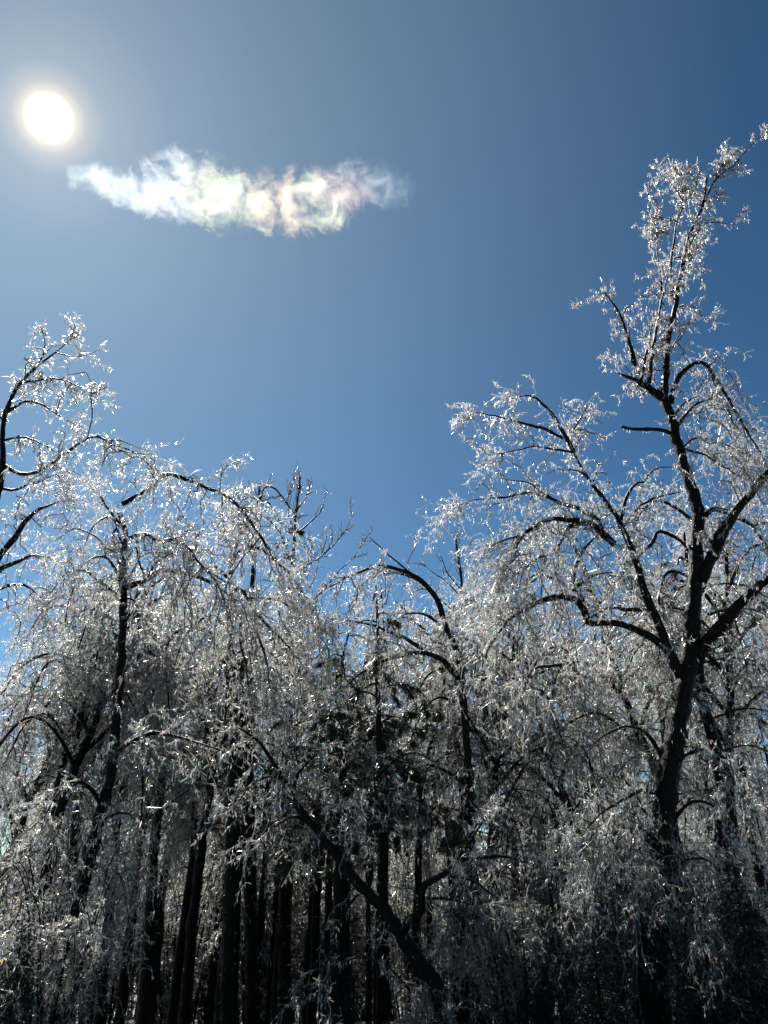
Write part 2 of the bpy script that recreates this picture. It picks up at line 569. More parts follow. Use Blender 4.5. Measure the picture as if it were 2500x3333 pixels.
# wispy domain warp
nw = nd(t, 'ShaderNodeTexNoise'); nw.inputs['Scale'].default_value = 1.3; nw.inputs['Detail'].default_value = 3
t.links.new(tcn.outputs['Object'], nw.inputs['Vector'])
vm = nd(t, 'ShaderNodeVectorMath', operation='MULTIPLY_ADD')
t.links.new(nw.outputs['Color'], vm.inputs[0]); vm.inputs[1].default_value = (1.1, 1.1, 0.9)
t.links.new(tcn.outputs['Object'], vm.inputs[2])
n2 = nd(t, 'ShaderNodeTexNoise'); n2.inputs['Scale'].default_value = 2.3; n2.inputs['Detail'].default_value = 9
n2.inputs['Roughness'].default_value = 0.62; n2.inputs['Distortion'].default_value = 0.8
t.links.new(vm.outputs[0], n2.inputs['Vector'])
cz = math_n('MULTIPLY_ADD', sc2.outputs[0], 2.0, -1.0)
dz = math_n('DIVIDE', math_n('SUBTRACT', sx.outputs['Z'], cz), sc2.outputs[1])
dy = math_n('DIVIDE', sx.outputs['Y'], 0.75)
rr = math_n('ADD', math_n('MULTIPLY', dz, dz), math_n('MULTIPLY', dy, dy))
mask = math_n('SUBTRACT', 1.0, rr)
nn = math_n('MULTIPLY_ADD', n2.outputs['Fac'], 9.0, -5.0)
dn = math_n('ADD', math_n('MULTIPLY', mask, 1.25), nn)
dn = math_n('MAXIMUM', dn, 0.0)
rg = nd(t, 'ShaderNodeTexNoise'); rg.noise_type = 'RIDGED_MULTIFRACTAL'; rg.inputs['Scale'].default_value = 2.1; rg.inputs['Detail'].default_value = 5
rg.inputs['Distortion'].default_value = 0.7
t.links.new(vm.outputs[0], rg.inputs['Vector'])
dn = math_n('MULTIPLY', dn, math_n('MULTIPLY_ADD', rg.outputs['Fac'], 0.5, 0.12))
dn = math_n('MINIMUM', dn, 2.2)
# clip outside the lobes
edge = math_n('MINIMUM', math_n('MAXIMUM', math_n('MULTIPLY_ADD', mask, 0.8, 0.75), 0.0), 1.0)
dn = math_n('MULTIPLY', math_n('MULTIPLY', dn, edge), sc2.outputs[2])
DENS = math_n('MULTIPLY', dn, 0.082)
# iridescence: diffracted sunlight painted as bands in the scatter colour
irn = nd(t, 'ShaderNodeTexNoise'); irn.inputs['Scale'].default_value = 0.9; irn.inputs['Detail'].default_value = 2
t.links.new(tcn.outputs['Object'], irn.inputs['Vector'])
irf = math_n('ADD', mrn.outputs[0], math_n('MULTIPLY_ADD', irn.outputs['Fac'], 0.30, -0.15))
irf = math_n('ADD', irf, math_n('MULTIPLY', sx.outputs['Z'], 0.03))
irc = ramp(t, [(0.0, (.86, .97, 1)), (0.28, (1, 1, .96)), (0.38, (1, .92, .50)), (0.46, (.88, .96, .58)), (0.54, (1, .72, .38)), (0.64, (1, .66, .42)),
               (0.72, (.86, .92, .50)), (0.80, (1, .68, .56)), (0.92, (.84, .93, 1))])
t.links.new(irf, irc.inputs[0])
vsn = nd(t, 'ShaderNodeVolumeScatter'); vsn.inputs['Anisotropy'].default_value = 0.25
t.links.new(irc.outputs[0], vsn.inputs['Color']); t.links.new(DENS, vsn.inputs['Density'])
t.links.new(vsn.outputs[0], o.inputs['Volume'])
m.cycles.volume_step_rate = 0.12
bx = np.array([(x, y, z) for x in (-3.8, 3.8) for y in (-.85, .85) for z in (-1.1, 1.1)])
bf = np.array([(0, 1, 3, 2), (4, 6, 7, 5), (0, 4, 5, 1), (2, 3, 7, 6), (0, 2, 6, 4), (1, 5, 7, 3)])
cl = link('cloud', mesh_np('cloud', bx, bf, m), None, tuple(CAM + cdir * CD))
S = 152.0 / FPX * CD * float(np.linalg.norm(ray(793, 639)) ** -1) 
cl.scale = (S * .94, S * .94, S * .96)
# box's Y along the line of sight
yv = Vector(cdir); xv = Vector((1, 0, 0)); xv = (xv - yv * xv.dot(yv)).normalized(); zv = xv.cross(yv)
cl.rotation_euler = Matrix((xv, yv, zv)).transposed().to_euler()
cl['label'] = 'wispy white cloud with faint rainbow tints hanging beside the sun'
cl['category'] = 'cloud'


# ------------------------------------------------------------------ traced trees
def base_at(px, Y):
    p = P(px, 3333, Y)
    return np.array((p[0], Y, float(ground(p[0], Y)) - 0.05))


# big broken-topped tree on the right
rng = np.random.default_rng(11)
Y = 17.0
b1 = base_at(2115, Y)
low = [trace(7, [(930, 1952)], Y, Y)[0], trace(7, [(960, 1300)], Y, Y)[0], trace(7, [(978, 1000)], Y, Y)[0],
       trace(7, [(1000, 600)], Y, Y)[0], trace(3, [(1262, 1640)], Y, Y)[0], trace(3, [(1290, 1400)], Y, Y)[0], trace(3, [(1310, 1100)], Y, Y)[0],
       trace(3, [(1316, 850)], Y, Y)[0], trace(3, [(1265, 700)], Y, Y)[0], trace(3, [(1210, 520)], Y, Y)[0], trace(3, [(1175, 380)], Y, Y)[0], trace(3, [(1150, 300)], Y, Y)[0]]
low = [b1] + low
LM = []
LM.append(('trunk', None, low, 0.27, 0.105, Y, Y, None))


def lb(c, pts, w0, w1, Y0, Y1, cs):
    LM.append(('limb', c, pts, w0, w1, Y0, Y1, cs))


lb(4, [(855, 2133), (880, 1950), (890, 1700), (940, 1450), (985, 1130), (1060, 850), (1150, 640), (1240, 440), (1340, 240)], 62, 12, 17, 16.6, 'top')
lb(4, [(1240, 460), (1290, 400), (1390, 320), (1480, 220), (1560, 140), (1659, 85)], 16, 6, 16.6, 16, 'top')
lb(4, [(870, 2120), (780, 2070), (690, 2005), (600, 1960), (500, 1928)], 80, 26, 17, 16.7, 'top')
lb(4, [(740, 2010), (752, 1900), (790, 1650), (820, 1450), (870, 1250), (905, 1120)], 36, 14, 16.9, 16.2, 'top')
lb(4, [(680, 1985), (700, 1850), (740, 1650), (785, 1480)], 28, 14, 16.9, 17.3, 'top')
lb(4, [(640, 1870), (570, 1620), (505, 1460), (440, 1370), (388, 1298)], 34, 20, 16.9, 16.5, 'top')
lb(4, [(1008, 600), (940, 500), (870, 430), (815, 395)], 12, 6, 17.3, 16.6, 'top')
lb(4, [(1000, 560), (965, 450), (945, 375)], 10, 5, 17.4, 17.9, 'top')
lb(4, [(955, 760), (850, 735), (770, 780), (735, 860)], 12, 5, 17.3, 16.5, 'top')
lb(4, [(845, 1330), (760, 1180), (690, 1190)], 10, 5, 17, 17.6, 'thin')
lb(4, [(860, 1420), (760, 1290), (670, 1330)], 10, 5, 17, 16.4, 'thin')
lb(4, [(1150, 690), (1240, 560), (1310, 590)], 10, 5, 16.7, 17.2, 'thin')
lb(4, [(615, 1850), (595, 1700), (585, 1520)], 20, 10, 16.8, 16.9, None)
lb(4, [(920, 1330), (922, 1150), (935, 950), (965, 740), (1005, 580), (1022, 510)], 26, 12, 17, 17.4, 'top')
lb(4, [(838, 1300), (815, 1150), (800, 1030), (788, 860)], 18, 10, 17, 16.6, 'top')
lb(4, [(950, 780), (1010, 640), (1080, 530), (1142, 428)], 16, 8, 17.4, 17.8, 'top')
lb(4, [(1140, 640), (1165, 520), (1187, 425)], 18, 16, 16.7, 16.8, None)
lb(4, [(940, 1040), (1010, 1020), (1090, 880), (1165, 780), (1260, 770), (1390, 775), (1450, 710)], 16, 6, 17, 16.2, 'thin')
lb(4, [(980, 1180), (1060, 1060), (1100, 930), (1110, 860)], 18, 8, 17, 17.8, 'top')
lb(4, [(920, 1740), (960, 1660), (1040, 1560), (1130, 1500), (1220, 1480)], 12, 5, 17, 16.5, 'thin')
lb(4, [(980, 1418), (1060, 1420), (1120, 1455), (1180, 1530), (1240, 1545)], 12, 5, 17, 17.4, 'thin')
lb(4, [(820, 2090), (780, 1990), (760, 1900), (650, 1800)], 16, 6, 17, 17.6, 'thin')
# arching limb to the right
lb(3, [(1185, 320), (1200, 240), (1250, 155), (1300, 124), (1350, 126), (1390, 180), (1450, 270), (1520, 400), (1590, 520), (1659, 640)], 26, 12, 17, 16, 'weep')
lb(3, [(1360, 135), (1400, 220), (1450, 330), (1490, 430), (1540, 540), (1580, 590)], 14, 8, 16.8, 17.8, 'weep')
lb(3, [(1182, 470), (1110, 445), (1040, 450), (990, 446), (940, 435)], 22, 15, 17, 16.4, None)
lb(3, [(1200, 445), (1240, 390), (1300, 325), (1390, 302)], 20, 10, 17, 16.5, 'weep')
lb(3, [(1205, 370), (1250, 320), (1320, 285)], 14, 8, 17, 17.8, 'weep')
lb(3, [(1220, 560), (1320, 490), (1420, 510), (1520, 560), (1600, 610)], 12, 7, 17, 18, 'weep')
lb(3, [(1240, 540), (1340, 570), (1450, 640), (1540, 690)], 12, 7, 17, 16, 'weep')
# great right limbs
lb(3, [(1325, 1190), (1400, 1050), (1450, 945), (1520, 830), (1590, 745), (1659, 665), (1760, 560), (1880, 470)], 62, 34, 17, 15.4, 'weep')
lb(3, [(1345, 870), (1400, 838), (1470, 850), (1530, 890), (1590, 915), (1640, 905), (1720, 930)], 30, 16, 17, 17.8, 'weep')
lb(3, [(1575, 915), (1620, 980), (1659, 1030), (1720, 1120)], 14, 8, 17.5, 18, 'weep')
lb(3, [(1310, 1570), (1400, 1450), (1500, 1330), (1600, 1235), (1659, 1180), (1800, 1080)], 64, 40, 17, 15.2, 'weep')
lb(3, [(1380, 1355), (1480, 1330), (1580, 1340), (1659, 1370)], 14, 8, 16.8, 18.5, 'weep')
# left leader
lb(3, [(1255, 1700), (1190, 1560), (1150, 1450), (1060, 1250), (1000, 1060), (940, 920), (860, 800), (780, 690), (705, 565)], 48, 24, 17, 16.4, 'left')
lb(3, [(705, 565), (660, 475), (610, 390), (560, 340), (490, 290), (400, 300)], 24, 8, 16.4, 15.6, 'left')
lb(3, [(700, 560), (692, 480), (740, 390), (770, 340)], 14, 6, 16.4, 17, 'left')
lb(3, [(650, 490), (560, 440), (500, 420), (420, 400), (310, 375), (195, 360)], 18, 6, 16.4, 15.2, 'left')
lb(3, [(690, 560), (600, 540), (520, 528), (420, 550), (290, 578)], 12, 5, 16.4, 15.6, 'left')
lb(3, [(770, 680), (730, 655), (660, 650), (610, 640)], 9, 4, 16.4, 15.8, 'thin')
lb(3, [(800, 710), (820, 650), (840, 610)], 7, 3, 16.5, 16.9, 'thin')
lb(3, [(900, 1010), (860, 970), (800, 920), (720, 893), (640, 885), (540, 905), (460, 960), (370, 990), (290, 1020)], 34, 10, 16.8, 15.4, 'curt')
lb(3, [(850, 950), (820, 890), (740, 840), (640, 815), (560, 775), (460, 765), (370, 780), (240, 790), (150, 815)], 26, 7, 16.7, 16.8, 'curt')
lb(3, [(560, 775), (500, 720), (440, 700), (340, 690)], 10, 4, 16.7, 16.2, 'left')
lb(3, [(770, 910), (690, 920), (640, 985), (590, 1050), (510, 1085), (440, 1150), (330, 1200)], 22, 8, 16.6, 15.8, 'curt')
lb(3, [(560, 900), (480, 950), (430, 1020), (415, 1090), (370, 1130)], 18, 7, 16, 15.2, 'curt')
lb(3, [(560, 1070), (560, 1130), (470, 1190), (380, 1250)], 12, 6, 16.2, 16.5, 'curt')
lb(3, [(935, 890), (960, 790), (1010, 715), (1060, 705), (1080, 660), (1130, 640), (1210, 635)], 20, 8, 16.8, 16, 'left')
lb(3, [(945, 930), (1000, 860), (1080, 800), (1150, 775), (1250, 750)], 16, 10, 16.8, 17.6, 'left')
lb(3, [(780, 1400), (755, 1340), (720, 1290), (650, 1270), (560, 1290), (450, 1340), (380, 1400), (300, 1510), (250, 1640)], 34, 10, 16.2, 15, 'curt')
lb(3, [(700, 1195), (730, 1090), (790, 1000), (830, 960)], 22, 10, 16.2, 16.6, 'left')
lb(3, [(1190, 1560), (1100, 1480), (980, 1420), (880, 1400), (780, 1400), (740, 1290), (700, 1195)], 40, 22, 17, 16.2, 'curt')
lb(3, [(1150, 1450), (1080, 1340), (960, 1330), (880, 1320), (780, 1380), (700, 1470), (650, 1600)], 22, 8, 17, 17.8, 'curt')
lb(3, [(1010, 1080), (1090, 1010), (1120, 950), (1190, 970), (1240, 1010), (1270, 1050)], 16, 24, 17, 17.4, 'left')
lb(3, [(690, 1600), (600, 1610), (520, 1620), (440, 1690)], 18, 8, 16.5, 15.5, 'curt')
lb(3, [(700, 1240), (800, 1170), (900, 1150)], 16, 8, 16.2, 15.4, 'left')
lb(7, [(980, 500), (850, 480), (700, 560), (560, 640), (450, 780)], 26, 8, 17, 15.6, 'curt')
lb(7, [(1010, 300), (900, 120), (760, 60), (600, 130), (480, 260)], 26, 8, 17, 18.4, 'curt')
lb(7, [(1040, 700), (1150, 560), (1300, 560), (1400, 700), (1430, 880)], 20, 7, 17, 16, 'curt')
lb(7, [(1010, 1020), (1160, 900), (1300, 930), (1390, 1080)], 18, 6, 17, 17.8, 'curt')
lb(7, [(960, 820), (800, 700), (650, 760), (520, 920)], 20, 7, 17, 16.2, 'curt')
lb(7, [(960, 1080), (820, 960), (680, 1020), (560, 1180)], 18, 6, 17, 17.6, 'curt')
lb(7, [(1020, 380), (1120, 260), (1260, 200), (1380, 300), (1420, 420)], 22, 7, 17, 16, 'weep')
cfg = {'top': dict(sec=7, slen=(0.4, 1.15), sdroop=0.35, ter=8, tlen=(0.12, 0.35), ice=42, hang=0.85, bead=1.45),
       'thin': dict(sec=4, slen=(0.25, 0.6), sdroop=0.2, ter=6, tlen=(0.1, 0.25), ice=24, hang=0.6),
       'weep': dict(sec=5.5, slen=(0.8, 2.2), sdroop=1.0, ter=7, tlen=(0.2, 0.55), ice=28, hang=0.5),
       'left': dict(sec=4.5, slen=(0.4, 1.2), sdroop=0.35, ter=6.5, tlen=(0.15, 0.45), ice=30, hang=0.5, bead=1.1),
       'curt': dict(sec=6, slen=(0.7, 2.6), sdroop=1.0, ter=7, tlen=(0.2, 0.6), tdroop=0.5, ice=26, hang=0.5)}
traced_tree('broken_tree', 'tallest ice coated tree with dark forked trunk and snapped upright top', 'tree', b1, LM, rng, BARK, cfg)

# arched tree in the middle
rng = np.random.default_rng(12)
Y = 19.5
b2 = base_at(1560, Y)
LM = []
LM.append(('trunk', None, [b2, P(1545, 3000, Y), P(1530, 2600, Y), P(1505, 2300, Y), *trace(2, [(1465, 1420), (1440, 1300), (1380, 1150), (1330, 1020), (1260, 920), (1180, 868)], Y, Y - 1)], 0.14, 0.065, Y, Y, None))
lb(2, [(1180, 868), (1080, 830), (980, 815), (880, 840), (750, 900), (620, 980), (560, 1060)], 24, 8, Y - 1, Y - 2.2, 'curt')
lb(2, [(1180, 865), (1060, 765), (980, 690), (930, 645)], 12, 5, Y - 1, Y - 1.6, None)
lb(2, [(1250, 910), (1100, 850), (990, 840), (900, 900), (830, 1000)], 16, 7, Y - .9, Y, 'curt')
lb(2, [(1375, 1190), (1310, 1130), (1240, 1095), (1150, 1100), (1060, 1160)], 18, 7, Y, Y - .8, 'curt')
lb(2, [(1425, 1310), (1340, 1270), (1240, 1280), (1160, 1310)], 16, 7, Y, Y + .8, 'curt')
lb(2, [(1250, 1310), (1130, 1240), (1000, 1190), (880, 1160), (760, 1140), (680, 1130)], 24, 7, Y - .2, Y - 1.2, 'curt')
lb(2, [(1460, 1480), (1420, 1440), (1360, 1370), (1240, 1332), (1130, 1342), (1000, 1390), (880, 1450), (760, 1550), (680, 1600)], 36, 8, Y, Y - 1.5, 'curt')
lb(2, [(1330, 1020), (1300, 980), (1240, 950), (1180, 980), (1120, 1040)], 10, 5, Y - .3, Y + .6, 'curt')
cfg = {'curt': dict(sec=6, slen=(0.6, 2.3), sdroop=1.2, ter=7, tlen=(0.2, 0.5), tdroop=0.5, ice=24, hang=0.5, bead=1.1)}
traced_tree('arched_tree', 'slender tree bent over in an arch with a bare spike on its back', 'tree', b2, LM, rng, BARK_MOSS, cfg)

# leaning tree at the bottom
rng = np.random.default_rng(13)
Y = 15.5
b3 = base_at(1450, Y)
LM = []
LM.append(('trunk', None, [b3, *trace(6, [(1235, 1952), (1180, 1700), (1080, 1560), (1000, 1430), (935, 1330), (870, 1230), (760, 1110), (690, 1040), (600, 920), (480, 760), (380, 640), (290, 500), (230, 380), (150, 240), (60, 130), (-60, 60)], Y, Y + 1.2)], 0.165, 0.022, Y, Y, 'cu'))
lb(6, [(300, 510), (330, 380), (420, 260), (520, 200)], 22, 8, Y + 1.1, Y + .2, 'cu')
lb(6, [(240, 400), (130, 380), (20, 440), (-60, 560)], 18, 7, Y + 1.2, Y + .4, 'cu')
lb(6, [(560, 860), (640, 760), (700, 640), (690, 540)], 16, 6, Y + .8, Y - .2, 'cu')
lb(6, [(760, 1120), (790, 980), (800, 800), (832, 600), (812, 420), (815, 250)], 38, 14, Y + .6, Y + 1.6, 'sp')
lb(6, [(985, 1400), (1030, 1290), (1110, 1235), (1120, 1080), (1250, 1000), (1340, 920), (1430, 780), (1550, 600)], 52, 16, Y + .2, Y - .8, 'sp')
lb(6, [(1370, 905), (1500, 885), (1659, 892), (1800, 930)], 26, 12, Y - .2, Y - .6, 'sp')
lb(6, [(1120, 1150), (1240, 1150), (1360, 1160), (1480, 1210)], 18, 8, Y, Y - .6, 'sp')
lb(6, [(830, 400), (890, 320), (1000, 240), (1100, 235), (1200, 290), (1265, 300)], 22, 10, Y + 1.4, Y + .6, 'cu')
lb(6, [(810, 520), (900, 480), (990, 450), (1080, 560), (1170, 540)], 16, 7, Y + 1.4, Y + 2, 'cu')
lb(6, [(715, 1130), (640, 1220), (560, 1400), (500, 1600), (470, 1750)], 14, 8, Y + .7, Y + .2, 'cu')
lb(6, [(1260, 1010), (1400, 1030), (1540, 1110), (1659, 1210)], 16, 7, Y, Y + .6, 'sp')
lb(6, [(420, 690), (300, 640), (180, 700), (60, 820)], 16, 6, Y + 1, Y + .2, 'cu')
cfg = {'sp': dict(sec=4.5, slen=(0.5, 1.4), sdroop=0.7, ter=6, tlen=(0.15, 0.45), ice=24, hang=0.5, bead=.9),
       'cu': dict(sec=5, slen=(0.5, 1.7), sdroop=1.0, ter=6, tlen=(0.15, 0.5), ice=24, hang=0.5, bead=.9)}
traced_tree('leaning_tree', 'mossy dark trunk leaning steeply across the straight trunks behind', 'tree', b3, LM, rng, BARK, cfg)

# tree at the left edge
rng = np.random.default_rng(14)
Y = 16.0
b4 = base_at(-170, Y)
LM = []
LM.append(('trunk', None, [b4, P(-150, 2900, Y), P(-120, 2400, Y), *trace(1, [(-160, 1950), (-110, 1600), (-40, 1250), (20, 980), (18, 800), (32, 620)], Y, Y)], 0.18, 0.052, Y, Y, None))
lb(1, [(32, 630), (90, 520), (140, 450), (240, 350), (340, 270), (420, 200), (440, 130)], 28, 6, Y, Y - .8, 'up')
lb(1, [(200, 390), (260, 290), (275, 200), (250, 130)], 14, 5, Y - .3, Y + .2, 'up')
lb(1, [(150, 445), (280, 430), (380, 440), (480, 480), (560, 520)], 16, 6, Y - .2, Y - .8, 'up')
lb(1, [(38, 640), (150, 570), (250, 590), (340, 650), (440, 700)], 20, 6, Y, Y - 1, 'up')
lb(1, [(340, 270), (440, 295), (520, 280), (620, 245)], 9, 4, Y - .5, Y - 1.2, 'up')
lb(1, [(30, 700), (-40, 600), (-120, 520)], 14, 6, Y, Y + .6, 'up')
lb(1, [(20, 800), (140, 780), (260, 830), (380, 900)], 16, 6, Y, Y - .6, 'up')
lb(1, [(-60, 1560), (0, 1490), (90, 1390), (190, 1250), (320, 1180), (420, 1150)], 44, 13, Y, Y - 1.2, 'cu')
lb(1, [(-80, 1620), (0, 1575), (100, 1530), (200, 1490), (300, 1500)], 36, 12, Y, Y - .6, 'cu')
lb(1, [(-90, 1740), (0, 1690), (100, 1660), (180, 1680), (260, 1760)], 24, 10, Y, Y + .8, 'cu')
lb(1, [(20, 940), (120, 1000), (240, 990), (340, 920), (400, 880), (480, 820), (540, 785), (610, 780), (680, 820), (760, 870), (900, 880)], 26, 9, Y, Y - 1.4, 'cu')
lb(1, [(610, 785), (660, 830), (760, 860), (850, 920), (960, 1000)], 12, 6, Y - .8, Y - .4, 'cu')
lb(1, [(-20, 1080), (90, 1100), (200, 1060), (330, 1010), (440, 1020)], 20, 8, Y, Y + 1, 'cu')
cfg = {'up': dict(sec=6.5, slen=(0.3, 0.9), sdroop=0.4, ter=8, tlen=(0.12, 0.35), ice=28, hang=0.3, bead=1.15),
       'cu': dict(sec=6, slen=(0.7, 2.3), sdroop=0.9, ter=7, tlen=(0.2, 0.55), tdroop=0.7, ice=22, hang=0.4)}
traced_tree('spreading_tree', 'ice laden tree with a thin upswept top and long bowed limbs', 'tree', b4, LM, rng, BARK, cfg)

# bowed tree left of the middle, its limbs sweep over to the right
rng = np.random.default_rng(15)
Y = 18.0
b5 = base_at(180, Y)
LM = []
LM.append(('trunk', None, [b5, *trace(5, [(360, 1952), (480, 1250), (560, 900), (640, 550), (690, 250)], Y, Y), *trace(1, [(735, 1840), (732, 1600), (745, 1360), (716, 1235)], Y, Y)], 0.175, 0.06, Y, Y, None))
lb(1, [(735, 1180), (820, 1130), (900, 1080), (960, 1010), (1040, 1000), (1150, 1040), (1280, 1090), (1390, 1150), (1480, 1250), (1600, 1420), (1720, 1600)], 32, 9, Y, Y - 2, 'cu')
lb(1, [(745, 1395), (780, 1380), (870, 1360), (960, 1400), (1040, 1385), (1120, 1440), (1200, 1540), (1290, 1650), (1360, 1800)], 26, 9, Y, Y - 1.4, 'cu')
lb(1, [(760, 1680), (890, 1625), (960, 1580), (1100, 1590), (1250, 1640), (1380, 1730), (1480, 1850)], 40, 12, Y, Y + 1, 'cu')
lb(1, [(740, 1480), (680, 1400), (690, 1340), (740, 1290)], 26, 14, Y, Y - .6, 'cu')
lb(1, [(825, 1400), (835, 1540), (870, 1600)], 18, 16, Y - .2, Y, 'cu')
lb(1, [(890, 1620), (930, 1540), (1020, 1480), (1100, 1450)], 18, 8, Y, Y - .6, 'cu')
lb(1, [(735, 1760), (600, 1640), (500, 1580), (400, 1600), (300, 1720)], 24, 9, Y, Y - 1, 'cu')
lb(1, [(735, 1550), (640, 1450), (560, 1370), (440, 1330), (330, 1400)], 20, 8, Y, Y + 1.2, 'cu')
lb(1, [(725, 1300), (640, 1200), (600, 1130), (560, 1090)], 18, 8, Y, Y + .6, 'cu')
lb(2, [(90, 420), (160, 480), (250, 620), (330, 760), (400, 900)], 14, 7, Y - 1.5, Y - 2, 'cu')
lb(2, [(40, 380), (40, 520), (80, 700)], 7, 4, Y - 1.5, Y - 1, 'up')
lb(2, [(25, 365), (40, 270), (70, 215), (140, 190)], 6, 4, Y - 1.5, Y - 1.8, 'up')
lb(1, [(738, 1700), (690, 1560), (620, 1500), (520, 1540), (430, 1660)], 18, 8, Y, Y - 2.2, 'cu')
lb(1, [(730, 1420), (700, 1300), (640, 1260), (560, 1320), (500, 1460)], 18, 8, Y, Y - 2.0, 'cu')
lb(5, [(640, 560), (560, 440), (440, 420), (330, 540), (260, 720)], 26, 10, Y, Y - 1.8, 'cu')
lb(5, [(600, 760), (700, 640), (820, 620), (920, 720)], 24, 10, Y, Y - 1.4, 'cu')
lb(5, [(700, 300), (780, 200), (960, 110), (1160, 140), (1400, 215)], 30, 18, Y, Y - 1.2, 'cu')
cfg = {'cu': dict(sec=6, slen=(0.7, 2.6), sdroop=1.0, ter=7, tlen=(0.2, 0.55), tdroop=0.5, ice=22, hang=0.45),
       'up': dict(sec=9, slen=(0.15, 0.5), sdroop=0.2, ter=8, tlen=(0.1, 0.25), ice=30, hang=0.3, bead=1.2)}
traced_tree('bowed_tree', 'ice coated tree whose long bowed limb sweeps over in a wide arc', 'tree', b5, LM, rng, BARK, cfg)

# weeping tree, middle left, its branches falling like a fountain
rng = np.random.default_rng(16)
Y = 20.0
b6 = base_at(745, Y)
LM = []
LM.append(('trunk', None, [b6, P(742, 3100, Y), P(748, 2600, Y), *trace(2, [(110, 1700), (100, 1300), (95, 1000), (90, 780)], Y, Y)], 0.16, 0.06, Y, Y, None))
lb(2, [(92, 980), (160, 960), (260, 1110), (400, 1260), (520, 1400), (600, 1500)], 24, 9, Y, Y - 1.4, 'cu')
lb(2, [(95, 1060), (190, 1060), (250, 1200), (310, 1380), (330, 1520), (350, 1700)], 20, 9, Y, Y - 1, 'cu')
lb(2, [(100, 1100), (135, 1090), (150, 1260), (190, 1430), (200, 1600)], 18, 9, Y, Y - 1.6, 'cu')
lb(2, [(92, 800), (200, 700), (330, 760), (470, 900), (580, 1060), (650, 1200)], 22, 8, Y, Y - .6, 'cu')
lb(2, [(92, 830), (180, 600), (280, 520), (380, 600), (450, 760)], 18, 7, Y, Y + .8, 'cu')
lb(2, [(90, 790), (110, 560), (160, 420), (200, 370)], 16, 5, Y, Y - .4, 'cu')
lb(2, [(95, 900), (-20, 820), (-150, 900), (-260, 1080)], 20, 8, Y, Y - 1, 'cu')
lb(2, [(100, 1200), (-40, 1120), (-180, 1240), (-260, 1460)], 20, 8, Y, Y + .8, 'cu')
lb(2, [(105, 1350), (260, 1300), (420, 1420), (560, 1620)], 20, 8, Y, Y + 1, 'cu')
lb(2, [(190, 1000), (340, 1010), (500, 1090), (640, 1210)], 14, 7, Y - .4, Y - 1.6, 'cu')
cfg = {'cu': dict(sec=6.5, slen=(0.6, 2.2), sdroop=1.0, ter=7, tlen=(0.2, 0.55), tdroop=0.5, ice=26, hang=0.45, bead=1.1)}
traced_tree('fountain_tree', 'glittering tree with mossy branches falling like a fountain', 'tree', b6, LM, rng, BARK_MOSS, cfg)


# ------------------------------------------------------------------ sparse bare trees showing above the wood
def bare_tree(label, px0, limbs, Y, seed, clumps=()):
    rng = np.random.default_rng(seed)
    b = base_at(px0, Y)
    LMs = []
    for k, (pts, w0, w1, d) in enumerate(limbs):
        if k == 0:
            pp = [b] + list(trace(2, pts, Y, Y))
            LMs.append(('trunk', None, pp, 0.2, 0.03, Y, Y, 'b'))
        else:
            LMs.append(('limb', 2, pts, w0, w1, Y, Y + d, 'b'))
    cfgb = {'b': dict(sec=1.7, slen=(0.3, 0.9), sdroop=-0.15, ter=2.0, tlen=(0.12, 0.4), tdroop=-0.2, ice=10, sice=5, hang=0.3, up=0.5, bead=1.2, twig=TWIG_BARE, rt=1.7)}
    o = traced_tree('bare_tree', label, 'tree', b, LMs, rng, BARK, cfgb)
    for x, y, r in clumps:
        c = trace(2, [(x, y)], Y, Y)[0] - b
        rad = r * CROP[2][2] * Y * 1.1 / FPX
        n = 420
        d = unit(rng.standard_normal((n, 3)) * (1, 1, 1.15))
        p0 = c + d * rad * rng.uniform(.05, .6, (n, 1))
        side = unit(np.cross(d, rng.standard_normal((n, 3)))) * .012
        p1 = p0 + unit(d + .5 * rng.standard_normal((n, 3)) + (0, 0, -.4)) * rad * rng.uniform(.3, .7, (n, 1))
        V = np.stack([p0 - side, p0 + side, p1 + side * .4, p1 - side * .4], 1).reshape(-1, 3)
        link('needle_clump', mesh_np('needle_clump', V, np.arange(n * 4).reshape(-1, 4), NEEDLE), o)
    return o


bare_tree('sparse bare tree with upswept twigs and round dark clumps behind the fountain tree', 935, [
    ([(430, 3000), (455, 1500), (468, 900), (480, 650), (492, 480), (512, 275)], 0, 0, 0),
    ([(478, 640), (440, 480), (445, 370)], 10, 5, .6), ([(480, 620), (540, 580), (640, 480), (668, 370)], 12, 5, -.8),
    ([(488, 520), (430, 430), (480, 290)], 9, 4, -.5), ([(492, 480), (545, 400), (570, 330)], 9, 4, .5),
    ([(470, 860), (560, 800), (640, 750), (740, 660), (800, 580), (822, 500)], 13, 5, -.6), ([(640, 750), (665, 660), (668, 595)], 7, 4, .3),
    ([(462, 1050), (540, 980), (600, 880), (620, 780)], 11, 5, .8), ([(466, 960), (520, 900), (590, 720), (600, 680)], 9, 4, 1),
    ([(458, 1200), (560, 1040), (650, 960), (740, 850), (850, 740), (905, 655)], 12, 5, -1)], 25.0, 31, clumps=[(515, 615, 26), (458, 605, 27), (430, 760, 30), (372, 690, 22), (348, 790, 24), (436, 955, 26), (462, 1030, 24)])
